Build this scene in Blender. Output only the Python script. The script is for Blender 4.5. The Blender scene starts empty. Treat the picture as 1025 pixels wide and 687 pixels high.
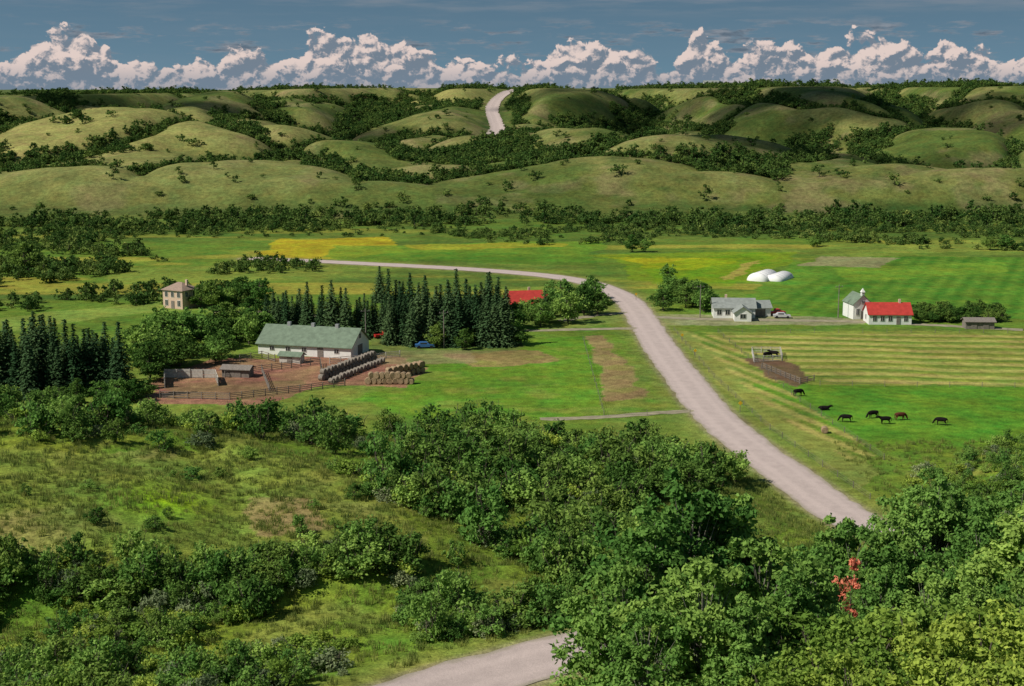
import bpy, math, random, time
import numpy as np
from mathutils import Vector, Matrix
T0=time.time()
rng=np.random.default_rng(7); random.seed(7)
scene=bpy.context.scene
scene.view_settings.view_transform='Standard'; scene.view_settings.look='None'; scene.view_settings.exposure=0
COL=scene.collection
# ------------------------------------------------------------------ noise
TAB=rng.random((256,256)); TAB3=rng.random((64,64,64))
def vnoise(x,y):
    x=np.asarray(x,float); y=np.asarray(y,float)
    xi=np.floor(x).astype(np.int64); yi=np.floor(y).astype(np.int64)
    fx=x-xi; fy=y-yi
    fx=fx*fx*fx*(fx*(fx*6-15)+10); fy=fy*fy*fy*(fy*(fy*6-15)+10)
    a=TAB[xi&255,yi&255]; b=TAB[(xi+1)&255,yi&255]; c=TAB[xi&255,(yi+1)&255]; d=TAB[(xi+1)&255,(yi+1)&255]
    return (a*(1-fx)+b*fx)*(1-fy)+(c*(1-fx)+d*fx)*fy
def fbm(x,y,o=4):
    s=0;a=.5;t=0;x=np.asarray(x,float);y=np.asarray(y,float)
    for i in range(o):
        s=s+a*vnoise(x,y); t+=a; a*=.5; x,y=(x*1.62-y*1.18)+17.3,(x*1.18+y*1.62)+5.1
    return s/t
def vnoise3(p):
    i=np.floor(p).astype(np.int64); f=p-i; f=f*f*(3-2*f); r=0
    for dx in (0,1):
        for dy in (0,1):
            for dz in (0,1):
                w=(f[:,0] if dx else 1-f[:,0])*(f[:,1] if dy else 1-f[:,1])*(f[:,2] if dz else 1-f[:,2])
                r=r+w*TAB3[(i[:,0]+dx)&63,(i[:,1]+dy)&63,(i[:,2]+dz)&63]
    return r
def sm(a,b,x):
    t=np.clip((np.asarray(x,float)-a)/(b-a),0,1); return t*t*(3-2*t)
# ------------------------------------------------------------------ camera
FPX=1422.2; CAMZ=60.0; PITCH=math.radians(10.09)
def ray(u,v):
    fw=np.array([0,math.cos(PITCH),-math.sin(PITCH)]); up=np.array([0,math.sin(PITCH),math.cos(PITCH)])
    return fw+np.array([1,0,0])*(u-512)/FPX+up*(343-v)/FPX
def F(u,v,z=0.0):
    """survey bearing -> point on level ground"""
    d=ray(u,v); t=(z-CAMZ)/d[2]; return (d[0]*t,d[1]*t)
def catmull(P,step=2.0):
    P=[np.array(p,float) for p in P]; P=[2*P[0]-P[1]]+P+[2*P[-1]-P[-2]]; out=[]
    for i in range(1,len(P)-2):
        n=max(2,int(np.linalg.norm(P[i+1]-P[i])/step))
        for k in range(n):
            t=k/n
            out.append(.5*((2*P[i])+(-P[i-1]+P[i+1])*t+(2*P[i-1]-5*P[i]+4*P[i+1]-P[i+2])*t*t+(-P[i-1]+3*P[i]-3*P[i+1]+P[i+2])*t**3))
    out.append(P[-2]); return np.array(out)
valley_road=[(*F(u,v),0.0) for u,v in [(250,258.5),(310,261),(360,263.5),(420,266.5),(480,270),(540,275),(580,281),(607,289),(628,301),(643,320),(662,350),(685,380),(709,410),(742,440),(785,472)]]
near_road=[(47.5,195,.3),(51,180,1.6),(52,165,3.6),(46,151,5.4),(36,142,6.6),(24,136.5,7.2),(14,132,7.6),(6,127,7.9),(0,122.6,8.1),(-5,118.5,8.4),(-12,110,9.6),(-22,101,11.6),(-50,91,14.5),(-100,88,16)]
ROAD=catmull(valley_road+near_road,2.0)
NR=ROAD[ROAD[:,1]<235]
def dist_poly(x,y,P,w=None):
    x=np.asarray(x,float); y=np.asarray(y,float)
    best=np.full(np.broadcast(x,y).shape,1e9); zz=np.zeros_like(best)
    for i in range(len(P)-1):
        ax,ay=P[i][0],P[i][1]; bx,by=P[i+1][0],P[i+1][1]
        L=(bx-ax)**2+(by-ay)**2+1e-9
        t=np.clip(((x-ax)*(bx-ax)+(y-ay)*(by-ay))/L,0,1)
        d=np.hypot(x-ax-t*(bx-ax),y-ay-t*(by-ay)); m=d<best
        best=np.where(m,d,best)
        if len(P[i])>2: zz=np.where(m,P[i][2]+t*(P[i+1][2]-P[i][2]),zz)
    return best,zz
# ------------------------------------------------------------------ terrain height
_y=np.arange(-300,9001,2.0)
_zn=np.interp(_y,[-300,-80,0,15,40,75,100,118,135,160,200,228],[66,63,57.3,52,37,22,12.0,8.3,7.3,5,.6,0])
_zf=np.interp(_y,[640,700,850,1000,1200,1400,1550,1700,2500,9000],[0,1.0,7,17,34,52,62,64,65,68])
def gs(a,n):
    k=np.hanning(n); k/=k.sum(); return np.convolve(np.pad(a,n//2,mode='edge'),k,'same')[n//2:-(n//2)][:len(a)]
_z=np.where(_y<400,gs(_zn,9)[:len(_y)],gs(_zf,41)[:len(_y)])
MOUNDS=[(-302,940,150,130,26),(-390,1010,140,120,7),(-160,775,135,66,14),(-260,755,90,50,7),(-45,905,130,65,16),(45,795,95,60,14),(128,860,125,72,18),
 (10,716,150,40,8),(165,765,150,55,12),(290,745,120,48,9),(370,1250,210,260,20),(-80,1390,130,140,8),
 (350,900,150,80,15),(-520,900,160,120,8),(560,900,150,110,14),(-480,790,120,80,10),(480,760,130,70,10),(210,1140,90,200,12),(-170,1180,110,150,10)]
FARROAD_XY=[(-34,1030),(-22,1075),(-12,1130),(-14,1200),(-18,1280),(-16,1360),(-10,1430),(-1,1500),(10,1560),(18,1650)]
def draws(x,y):
    """drainage pattern of the valley side: 0 on the bed of a draw"""
    W1=230*(fbm(x/300,y/360+2,3)-.5)+.20*(y-900)+40*(fbm(x/70,y/70,2)-.5)
    s1=np.abs(np.sin(np.pi*(x+W1+40)/215))
    W2=150*(fbm(x/170+9,y/170,3)-.5); s2=np.abs(np.sin(np.pi*(x*.72+y*.42+W2)/128))
    W3=130*(fbm(x/140+19,y/140+4,3)-.5); s3=np.abs(np.sin(np.pi*(x*.80-y*.42+W3)/118))
    return s1,s2,s3
def corridor(x,y):
    xr=np.interp(y,[p[1] for p in FARROAD_XY],[p[0] for p in FARROAD_XY])
    return 1-np.exp(-((x-xr)/30)**2)*sm(980,1060,y)
def height(x,y):
    x=np.asarray(x,float); y=np.asarray(y,float); x,y=np.broadcast_arrays(x,y)
    z=np.interp(y,_y,_z)
    nz=sm(240,200,y)*sm(30,100,y)
    if np.any(y<245):
        z=z+nz*(fbm(x/24+9,y/24+3,3)-.5)*2.4
        A=np.interp(x,[-140,-60,-20,5,25,45],[21,14,10.3,7.5,4,0])
        bench=A*sm(116,150,y)*sm(242,190,y)+(fbm(x/15,y/15,4)-.5)*2.6*sm(118,150,y)*sm(238,200,y)*sm(45,20,x)
        z=np.maximum(z,bench)
        R=17*sm(60,105,x)*sm(240,185,y)*sm(60,110,y)+nz*(fbm(x/14+4,y/14,3)-.5)*2*sm(60,75,x)
        z=np.maximum(z,R)
        d,zz=dist_poly(x,y,NR)
        w=sm(15,5.2,d); z=np.where(y<245,z*(1-w)+zz*w,z)
        z=np.where((y>225)&(y<245),np.maximum(z,0),z)
    if np.any(y>640):
        far=sm(690,800,y); hh=0
        for mx,my,rx,ry,h in MOUNDS:
            d=((x-mx+10*np.sin(y/31))/rx)**2+((y-my)/ry)**2
            hh=hh+h*np.clip(1-d/1.7,0,1)**1.3
        s1,s2,s3=draws(x,y); cor=corridor(x,y)
        amp=sm(740,1080,y)*(1-.45*sm(1440,1560,y))
        am2=sm(690,860,y)*(1-.3*sm(1440,1560,y))
        rel=38*(s1**.85-.66)*amp+am2*(4-13*(1-s2)**2.4-12*(1-s3)**2.4)*(.45+.55*s1)+far*3.5*(fbm(x/40,y/40,4)-.5)
        hz=hh*sm(660,730,y)*cor*(1-.8*sm(1450,1600,y))+cor*rel
        hz=hz*sm(650,715,y)
        hz=np.maximum(hz,-np.interp(y,_y,_z)*.8)
        zf=(z+hz)
        cap=62.5-7.0*sm(-60,-420,x)+(fbm(x/160,x*0+3,3)-.5)*5+(y-1550).clip(0)*.0008
        k=1.6; zf=np.where(y>900,cap-k*np.logaddexp(0,(cap-zf)/k),zf)
        z=np.where(y>640,zf,z)
    return z
def G(u,v):
    d=ray(u,v); t=np.concatenate([np.arange(20,700,.7),np.arange(700,2200,3)])
    X=d[0]*t; Y=d[1]*t; Z=CAMZ+d[2]*t
    hit=np.where(Z<height(X,Y))[0]
    if len(hit)==0: return F(u,v)
    i=hit[0]; return (X[i],Y[i])
def hz(x,y): return float(height(np.array([x]),np.array([y]))[0])
# ------------------------------------------------------------------ mesh helpers
def np_mesh(name,V,Fq,mats=(),midx=None,smooth=False,attrs=None):
    V=np.asarray(V,np.float32); Fq=np.asarray(Fq,np.int32); n=len(Fq); k=Fq.shape[1]
    me=bpy.data.meshes.new(name); me.vertices.add(len(V)); me.vertices.foreach_set('co',V.ravel())
    me.loops.add(n*k); me.loops.foreach_set('vertex_index',Fq.ravel())
    me.polygons.add(n); me.polygons.foreach_set('loop_start',np.arange(0,n*k,k,dtype=np.int32))
    me.polygons.foreach_set('loop_total',np.full(n,k,np.int32))
    for m in mats: me.materials.append(m)
    if midx is not None: me.polygons.foreach_set('material_index',np.asarray(midx,np.int32))
    me.polygons.foreach_set('use_smooth',np.full(n,smooth))
    if attrs:
        for an,(dom,typ,dat) in attrs.items():
            a=me.attributes.new(an,typ,dom)
            a.data.foreach_set('color' if typ=='FLOAT_COLOR' else 'value',np.asarray(dat,np.float32).ravel())
    me.update(); me.validate(); return me
def obj(name,me,loc=(0,0,0),rot=0,sc=1,parent=None,link=True):
    o=bpy.data.objects.new(name,me); o.location=loc; o.rotation_euler=(0,0,rot)
    o.scale=(sc,sc,sc) if not hasattr(sc,'__len__') else sc
    if parent: o.parent=parent
    if link: COL.objects.link(o)
    return o
class MB:
    """small polygon builder"""
    def __init__(s): s.v=[];s.f=[];s.m=[]
    def add(s,V,Fs,m=0):
        b=len(s.v); s.v+= [tuple(p) for p in V]; s.f+=[tuple(i+b for i in f) for f in Fs]; s.m+=[m]*len(Fs)
    def box(s,cx,cy,cz,sx,sy,sz,m=0,rot=0):
        c,si=math.cos(rot),math.sin(rot); V=[]
        for dz in (-.5,.5):
            for dx,dy in ((-.5,-.5),(.5,-.5),(.5,.5),(-.5,.5)):
                X=dx*sx;Y=dy*sy; V.append((cx+X*c-Y*si,cy+X*si+Y*c,cz+dz*sz))
        s.add(V,[(3,2,1,0),(4,5,6,7),(0,1,5,4),(1,2,6,5),(2,3,7,6),(3,0,4,7)],m)
    def tube(s,p0,p1,r0,r1,n=8,m=0,caps=True):
        p0=Vector(p0);p1=Vector(p1);a=(p1-p0).normalized(); t=a.cross(Vector((0,0,1)) if abs(a.z)<.9 else Vector((1,0,0))).normalized(); b=a.cross(t)
        V=[]
        for p,r in ((p0,r0),(p1,r1)):
            for i in range(n):
                q=2*math.pi*i/n; V.append(p+(t*math.cos(q)+b*math.sin(q))*r)
        Fs=[(i,(i+1)%n,n+(i+1)%n,n+i) for i in range(n)]
        if caps: Fs+=[tuple(range(n-1,-1,-1)),tuple(range(n,2*n))]
        s.add(V,Fs,m)
    def mesh(s,name,mats,smooth=False):
        me=bpy.data.meshes.new(name); me.from_pydata(s.v,[],s.f)
        for m in mats: me.materials.append(m)
        for p,m in zip(me.polygons,s.m): p.material_index=m; p.use_smooth=smooth
        me.update(); return me
# ------------------------------------------------------------------ materials
def nm(name):
    m=bpy.data.materials.new(name); m.use_nodes=True; nt=m.node_tree; nt.nodes.clear(); return m,nt
def N(nt,t,**k):
    n=nt.nodes.new(t)
    for a,b in k.items(): setattr(n,a,b)
    return n
def mixc(nt,f,a,b,mode='MIX'):
    n=N(nt,'ShaderNodeMix',data_type='RGBA',blend_type=mode)
    for s,val in ((0,f),(6,a),(7,b)):
        if hasattr(val,'links') or hasattr(val,'is_linked'): nt.links.new(val,n.inputs[s])
        elif val is not None:
            n.inputs[s].default_value=val if s==0 else (*val,1) if len(val)==3 else val
    return n.outputs[2]
def math_n(nt,op,a,b=None,c=None,clamp=False):
    n=N(nt,'ShaderNodeMath',operation=op,use_clamp=clamp)
    for i,val in enumerate((a,b,c)):
        if val is None: continue
        if hasattr(val,'is_linked'): nt.links.new(val,n.inputs[i])
        else: n.inputs[i].default_value=val
    return n.outputs[0]
def noise(nt,vec,scale,detail=4,rough=.6):
    n=N(nt,'ShaderNodeTexNoise'); n.inputs['Scale'].default_value=scale; n.inputs['Detail'].default_value=detail; n.inputs['Roughness'].default_value=rough
    if vec is not None: nt.links.new(vec,n.inputs['Vector'])
    return n.outputs[0]
def mrange(nt,x,a,b,c,d,smooth=False):
    n=N(nt,'ShaderNodeMapRange'); nt.links.new(x,n.inputs[0])
    if smooth: n.interpolation_type='SMOOTHSTEP'
    for i,val in enumerate((a,b,c,d)): n.inputs[i+1].default_value=val
    return n.outputs[0]
def simple(name,col,rough=.8,var=.25,scale=2.0,bump=.0,spec=.2,metal=0,col2=None,tracks=False):
    m,nt=nm(name); out=N(nt,'ShaderNodeOutputMaterial'); p=N(nt,'ShaderNodeBsdfPrincipled')
    tc=N(nt,'ShaderNodeTexCoord').outputs['Object']
    n1=noise(nt,tc,scale,6); f=mrange(nt,n1,.3,.7,0,1)
    c=mixc(nt,f,tuple(x*(1-var) for x in col),tuple(min(1,x*(1+var)) for x in (col2 or col)))
    if tracks:
        ac=N(nt,'ShaderNodeAttribute',attribute_name='ac').outputs['Fac']; ab=math_n(nt,'ABSOLUTE',ac)
        wob_=math_n(nt,'ADD',ab,math_n(nt,'MULTIPLY',math_n(nt,'SUBTRACT',noise(nt,tc,.35,3),.5),.35))
        tr=math_n(nt,'ABSOLUTE',math_n(nt,'SUBTRACT',wob_,.42)); g=mrange(nt,tr,.05,.24,1,0,True)
        c=mixc(nt,math_n(nt,'MULTIPLY',g,.5),c,tuple(min(1,x*1.16) for x in col))
        e_=mrange(nt,wob_,.78,1.0,0,.75,True); c=mixc(nt,e_,c,(.27,.24,.17))
        k_=mrange(nt,noise(nt,tc,9,3),.35,.65,.86,1.12); hs=N(nt,'ShaderNodeHueSaturation'); nt.links.new(c,hs.inputs['Color']); nt.links.new(k_,hs.inputs['Value']); c=hs.outputs[0]
    nt.links.new(c,p.inputs['Base Color']); p.inputs['Roughness'].default_value=rough
    p.inputs['Specular IOR Level'].default_value=spec; p.inputs['Metallic'].default_value=metal
    if bump:
        b=N(nt,'ShaderNodeBump'); b.inputs['Strength'].default_value=bump; b.inputs['Distance'].default_value=.1
        nt.links.new(noise(nt,tc,scale*5,4),b.inputs['Height']); nt.links.new(b.outputs[0],p.inputs['Normal'])
    nt.links.new(p.outputs[0],out.inputs[0]); return m
def ground_mat():
    m,nt=nm('ground_grass'); out=N(nt,'ShaderNodeOutputMaterial'); p=N(nt,'ShaderNodeBsdfPrincipled')
    at=N(nt,'ShaderNodeAttribute',attribute_name='Col').outputs[0]
    pos=N(nt,'ShaderNodeNewGeometry').outputs['Position']
    a=noise(nt,pos,.05,6,.65); b=noise(nt,pos,.45,6,.7); c=noise(nt,pos,3.2,5,.75)
    k=math_n(nt,'MULTIPLY',mrange(nt,a,.3,.7,.68,1.30),mrange(nt,b,.3,.7,.58,1.40))
    k=math_n(nt,'MULTIPLY',k,mrange(nt,c,.3,.7,.45,1.55))
    hsv=N(nt,'ShaderNodeHueSaturation'); nt.links.new(at,hsv.inputs['Color']); nt.links.new(mrange(nt,noise(nt,pos,.12,5,.6),.3,.7,.47,.53),hsv.inputs['Hue'])
    nt.links.new(k,hsv.inputs['Value']); hsv.inputs['Saturation'].default_value=1.12
    nt.links.new(hsv.outputs[0],p.inputs['Base Color']); p.inputs['Roughness'].default_value=.95; p.inputs['Specular IOR Level'].default_value=.1
    bm=N(nt,'ShaderNodeBump'); bm.inputs['Strength'].default_value=.6; bm.inputs['Distance'].default_value=.35
    h=math_n(nt,'ADD',b,math_n(nt,'MULTIPLY',c,.5)); nt.links.new(h,bm.inputs['Height']); nt.links.new(bm.outputs[0],p.inputs['Normal'])
    nt.links.new(p.outputs[0],out.inputs[0]); return m
def leaf_mat(name,dark,light,trans=.3):
    m,nt=nm(name); out=N(nt,'ShaderNodeOutputMaterial')
    oi=N(nt,'ShaderNodeObjectInfo').outputs['Random']; at=N(nt,'ShaderNodeAttribute',attribute_name='lc').outputs['Fac']
    f=math_n(nt,'ADD',math_n(nt,'MULTIPLY',oi,.45),math_n(nt,'MULTIPLY',at,.55),clamp=True)
    c=mixc(nt,f,dark,light)
    hsv=N(nt,'ShaderNodeHueSaturation'); nt.links.new(c,hsv.inputs['Color'])
    wn=N(nt,'ShaderNodeTexWhiteNoise',noise_dimensions='1D'); nt.links.new(oi,wn.inputs['W'])
    nt.links.new(mrange(nt,wn.outputs[0],0,1,.475,.52),hsv.inputs['Hue']); nt.links.new(mrange(nt,wn.outputs[0],0,1,1.35,.75),hsv.inputs['Value'])
    d=N(nt,'ShaderNodeBsdfDiffuse'); t=N(nt,'ShaderNodeBsdfTranslucent'); mx=N(nt,'ShaderNodeMixShader'); mx.inputs[0].default_value=trans
    nt.links.new(hsv.outputs[0],d.inputs[0]); nt.links.new(hsv.outputs[0],t.inputs[0]); nt.links.new(d.outputs[0],mx.inputs[1]); nt.links.new(t.outputs[0],mx.inputs[2])
    nt.links.new(mx.outputs[0],out.inputs[0]); return m
M_ground=ground_mat()
M_gravel=simple('road_gravel',(.44,.36,.33),.95,.10,.5,.3,tracks=True)
M_track=simple('dirt_track',(.27,.24,.16),.95,.3,.5,.3)
M_bark=simple('bark',(.10,.085,.065),.95,.4,3)
M_poplarbark=simple('poplar_bark',(.20,.19,.15),.9,.4,3)
L_pop=leaf_mat('leaf_poplar',(.075,.18,.035),(.24,.40,.085))
L_dark=leaf_mat('leaf_dark',(.045,.11,.022),(.16,.27,.055))
L_bright=leaf_mat('leaf_bright',(.12,.21,.035),(.30,.42,.07))
L_silver=leaf_mat('leaf_silver',(.13,.18,.09),(.27,.33,.16))
L_spruce=leaf_mat('needle_spruce',(.03,.07,.028),(.09,.155,.06),.15)
L_far=leaf_mat('leaf_far',(.032,.078,.019),(.10,.165,.037),.2)
L_farb=leaf_mat('leaf_far_light',(.08,.145,.03),(.19,.26,.065),.2)
L_orange=leaf_mat('leaf_orange',(.50,.20,.09),(.66,.32,.15))
L_grass=leaf_mat('grass_blade',(.13,.19,.04),(.27,.30,.085))
M_white=simple('white_paint',(.74,.74,.70),.6,.08,1.5)
M_offwhite=simple('weathered_white_boards',(.50,.48,.43),.8,.25,2)
M_redroof=simple('red_roof',(.42,.045,.035),.6,.18,1)
M_greenroof=simple('green_shingle_roof',(.15,.20,.14),.8,.22,1)
M_greyroof=simple('grey_shingle_roof',(.24,.26,.24),.85,.2,1)
M_brick=simple('buff_brick',(.58,.42,.32),.85,.15,3,col2=(.6,.44,.33))
M_brownroof=simple('brown_shingle_roof',(.30,.22,.17),.85,.2,2)
M_wood=simple('grey_timber',(.20,.175,.15),.9,.3,3)
M_glass=simple('window_glass',(.03,.035,.04),.15,.1,1,spec=.6)
M_trim=simple('trim_paint',(.6,.58,.54),.6,.05,1)
M_hay=simple('hay',(.30,.215,.13),.95,.4,3,.5)
M_hayold=simple('weathered_hay',(.22,.19,.155),.95,.4,3,.5)
M_steel=simple('galvanised_steel',(.45,.46,.46),.45,.15,2,metal=.5)
M_yellow=simple('yellow_sign_paint',(.75,.45,.03),.6,.05,1)
M_red=simple('red_vehicle_paint',(.45,.03,.025),.35,.05,1,spec=.5)
M_blue=simple('blue_vehicle_paint',(.04,.13,.32),.35,.05,1,spec=.5)
M_silver=simple('silver_vehicle_paint',(.5,.5,.5),.35,.05,1,spec=.5)
M_rubber=simple('tyre_rubber',(.02,.02,.02),.8,.1,1)
M_cowblack=simple('black_cowhide',(.012,.010,.010),.8,.3,3,spec=.05)
M_cowred=simple('red_cowhide',(.10,.03,.02),.7,.25,3,spec=.05)
M_cover=simple('white_fabric_cover',(.78,.77,.76),.5,.04,1)
M_stone=simple('grey_stone',(.35,.33,.3),.9,.3,2)
# ------------------------------------------------------------------ concavity map of far hills
gx=np.arange(-1250,1251,6.0); gy=np.arange(640,1720,6.0)
GX,GY=np.meshgrid(gx,gy); GH=height(GX,GY)
def blur(a,n):
    k=np.hanning(n+2)[1:-1]; k/=k.sum()
    p=n//2
    a=np.pad(a,((p,p),(p,p)),mode='edge')
    a=np.apply_along_axis(lambda r:np.convolve(r,k,'valid'),1,a)
    return np.apply_along_axis(lambda r:np.convolve(r,k,'valid'),0,a)
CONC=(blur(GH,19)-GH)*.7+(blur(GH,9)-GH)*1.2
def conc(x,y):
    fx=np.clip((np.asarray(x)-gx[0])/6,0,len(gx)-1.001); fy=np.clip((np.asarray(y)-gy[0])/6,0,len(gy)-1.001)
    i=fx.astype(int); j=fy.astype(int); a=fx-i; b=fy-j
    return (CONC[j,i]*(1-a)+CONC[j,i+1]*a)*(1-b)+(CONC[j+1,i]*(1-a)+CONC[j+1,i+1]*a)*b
# ------------------------------------------------------------------ terrain mesh
def inpoly(x,y,P):
    ins=np.zeros(np.shape(x),bool); j=len(P)-1
    for i in range(len(P)):
        xi,yi=P[i][:2]; xj,yj=P[j][:2]
        with np.errstate(divide='ignore',invalid='ignore'):
            c=((yi>y)!=(yj>y))&(x<(xj-xi)*(y-yi)/(yj-yi+1e-12)+xi)
        ins^=c; j=i
    return ins
PX=lambda L:[F(u,v) for u,v in L]
GXp=lambda L:[G(u,v) for u,v in L]
ys=np.concatenate([np.arange(-120,0,4),np.arange(0,110,1.0),np.arange(110,450,.8),np.arange(450,700,1.6),np.arange(700,1640,3.2),np.geomspace(1640,9000,40)])
ss=np.linspace(-.56,.56,680)
Yg,Sg=np.meshgrid(ys,ss,indexing='ij'); Xg=Sg*(Yg.clip(-40)+110)
Zg=height(Xg,Yg)
x=Xg.ravel(); y=Yg.ravel(); z=Zg.ravel()
col=np.zeros((len(x),3)); col[:]=(.115,.18,.038)
def paint(mask,c,a=1.0):
    m=(np.asarray(mask,float)*a)[:,None]; col[:]=col*(1-m)+np.array(c)*m
wob=lambda s,a:((fbm(x/s,y/s+50,3)-.5)*a,(fbm(x/s+70,y/s,3)-.5)*a)
w1=wob(9,5); w2=wob(25,14)
def poly(L,c,a=1,w=w1,onter=False):
    P=(GXp if onter else PX)(L); paint(inpoly(x+w[0],y+w[1],P),c,a)
n_big=fbm(x/60,y/60,4); n_mid=fbm(x/14,y/14,4)
# valley general variation
paint(sm(.42,.62,n_big)*(y<700),(.16,.20,.05),.7)
paint(sm(.5,.68,fbm(x/120+5,y/30,4))*(y<700)*(y>400),(.075,.12,.03),.8)
paint(sm(.54,.66,fbm(x/80+15,y/22,4))*(y<650)*(y>420),(.27,.26,.06),.85)
# hills
hm=sm(640,700,y)
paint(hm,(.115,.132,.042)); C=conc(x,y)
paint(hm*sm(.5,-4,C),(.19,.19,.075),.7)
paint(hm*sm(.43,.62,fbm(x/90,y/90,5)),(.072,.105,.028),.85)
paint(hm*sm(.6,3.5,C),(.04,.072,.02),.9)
paint(hm*sm(.56,.70,fbm(x/26,y/26,4)),(.22,.175,.10),.4)
paint(hm*sm(.54,.66,fbm(x/12+8,y/12,4)),(.06,.09,.025),.5)
paint(hm*np.exp(-(((x+300)/120)**2+((y-900)/130)**2)),(.30,.28,.11),.8)
paint(hm*np.exp(-(((x+75)/70)**2+((y-1400)/90)**2)),(.30,.28,.11),.75)
paint(hm*np.exp(-(((x+170)/120)**2+((y-760)/60)**2)),(.20,.21,.08),.6)
paint(sm(1600,1800,y),(.09,.12,.04))
# band under the hills
paint(sm(560,600,y)*sm(680,640,y),(.075,.12,.03),.5)
# fields
poly([(280,240),(390,236),(400,252),(300,262),(270,252)],(.36,.30,.05),.85,w2)
poly([(600,254),(800,252),(760,284),(640,280)],(.17,.24,.035),.75,w2)
poly([(330,246),(600,240),(600,262),(330,260)],(.13,.22,.04),.8,w2)
poly([(400,244),(560,243),(560,248),(420,250)],(.30,.28,.05),.7,w2)
poly([(610,258),(740,258),(700,270),(640,268)],(.36,.34,.045),.7,w2)
poly([(400,252),(590,256),(590,266),(420,262)],(.08,.16,.03),.7,w2)
poly([(180,310),(0,330),(0,318),(150,300),(260,302),(240,318)],(.19,.25,.065),.9,w2)
poly([(100,268),(330,264),(330,276),(240,284),(110,282)],(.20,.24,.06),.6,w2)
poly([(795,262),(880,256),(1100,258),(1100,320),(830,319),(720,312),(760,288)],(.11,.205,.04),.95)
P=PX([(765,300),(880,256),(1100,258),(1100,320),(830,319)])
crop=inpoly(x,y,P)
paint(crop*(.5+.5*np.sin((x*.92-y*.38)*2*math.pi/5.5)),(.055,.14,.025),.65)
poly([(830,268),(1000,262),(1010,272),(850,282)],(.17,.27,.05),.6)
poly([(900,240),(1100,240),(1100,252),(880,252)],(.20,.24,.06),.7,w2)
poly([(820,256),(900,258),(880,268),(800,266)],(.26,.23,.13),.75)
poly([(640,265),(760,252),(780,256),(730,286),(655,284)],(.13,.24,.03),.5)
poly([(750,262),(762,260),(738,280),(722,280)],(.34,.28,.09),.8)
# pasture centre
poly([(430,345),(590,335),(600,352),(610,415),(440,425),(360,400)],(.115,.215,.038),.9)
poly([(440,352),(540,350),(560,362),(470,368)],(.25,.15,.09),.7)
poly([(590,335),(612,335),(650,385),(640,400),(606,400)],(.26,.19,.10),.85)
poly([(606,335),(632,335),(690,410),(655,408)],(.13,.22,.04),.8)
poly([(612,416),(690,414),(720,445),(700,470),(640,440)],(.16,.22,.055),.7)
poly([(500,320),(620,305),(628,322),(560,330)],(.18,.22,.07),.6)
paint(((y>240)&(y<330)&(x<30))*sm(.52,.66,fbm(x/6,y/6,4)),(.20,.22,.06),.5)
# right hay land
poly([(700,332),(1100,330),(1100,388),(820,386),(760,360)],(.20,.24,.06),.95)
P=PX([(722,334),(1100,334),(1100,386),(835,384),(745,352)])
hay=inpoly(x,y,P); rows=(y+.12*x+2.6*fbm(x/20,y/20,2))
paint(hay*sm(.35,.8,.5+.5*np.sin(rows*2*math.pi/7.5))*(.5+.7*n_mid),(.36,.32,.12),.85)
paint(hay*sm(.75,1,.5+.5*np.sin((rows+3)*2*math.pi/7.5))*(.4+.6*n_mid),(.08,.14,.03),.8)
poly([(720,384),(1100,386),(1100,470),(930,455),(880,450),(800,410)],(.105,.215,.038),.95)
poly([(668,330),(690,332),(800,420),(880,470),(860,490),(800,450),(735,400)],(.21,.235,.07),.85)
P=PX([(690,335),(722,335),(800,400),(880,455),(850,460),(770,410)])
paint(inpoly(x,y,P)*sm(.3,.8,.5+.5*np.sin((x*.93+y*.33)*2*math.pi/4.2)),(.34,.30,.11),.75)
poly([(748,358),(785,360),(815,380),(800,388),(772,378)],(.13,.085,.055),.95)
poly([(655,314),(870,318),(870,325),(660,325)],(.30,.27,.18),.6)
# farmyard dirt
poly([(205,360),(330,356),(390,352),(430,372),(400,388),(320,386),(275,404),(140,404),(155,382)],(.27,.15,.105),.95)
poly([(160,384),(300,380),(300,396),(165,400)],(.15,.13,.06),.45)
poly([(360,350),(470,350),(470,362),(380,366)],(.23,.19,.11),.6)
poly([(365,335),(520,335),(520,352),(365,356)],(.12,.15,.055),.6)
# near hillside
nh=sm(244,225,y)*((x<40)|(y<200)|(x>62))
paint(nh,(.15,.205,.042)); paint(nh*sm(.45,.65,n_mid),(.095,.165,.032),.7); paint(nh*sm(.55,.7,fbm(x/8+3,y/8,4)),(.22,.22,.07),.5)
fieldP=GXp([(-60,450),(60,452),(230,450),(330,462),(400,500),(430,545),(330,552),(250,566),(120,556),(0,552),(-60,556)])
fm=inpoly(x+w1[0],y+w1[1],fieldP)
paint(fm,(.19,.235,.058),.9); paint(fm*sm(.52,.66,fbm(x/18+8,y/18,4)),(.25,.21,.095),.5)
paint(fm*sm(.55,.7,fbm(x/5+8,y/5,4)),(.13,.19,.045),.6)
gp=G(165,500); paint(np.exp(-(((x-gp[0])/5)**2+((y-gp[1])/6)**2)),(.17,.34,.04),.85)
poly([(250,500),(320,500),(340,530),(270,540)],(.30,.20,.12),.6,w1,True)
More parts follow.
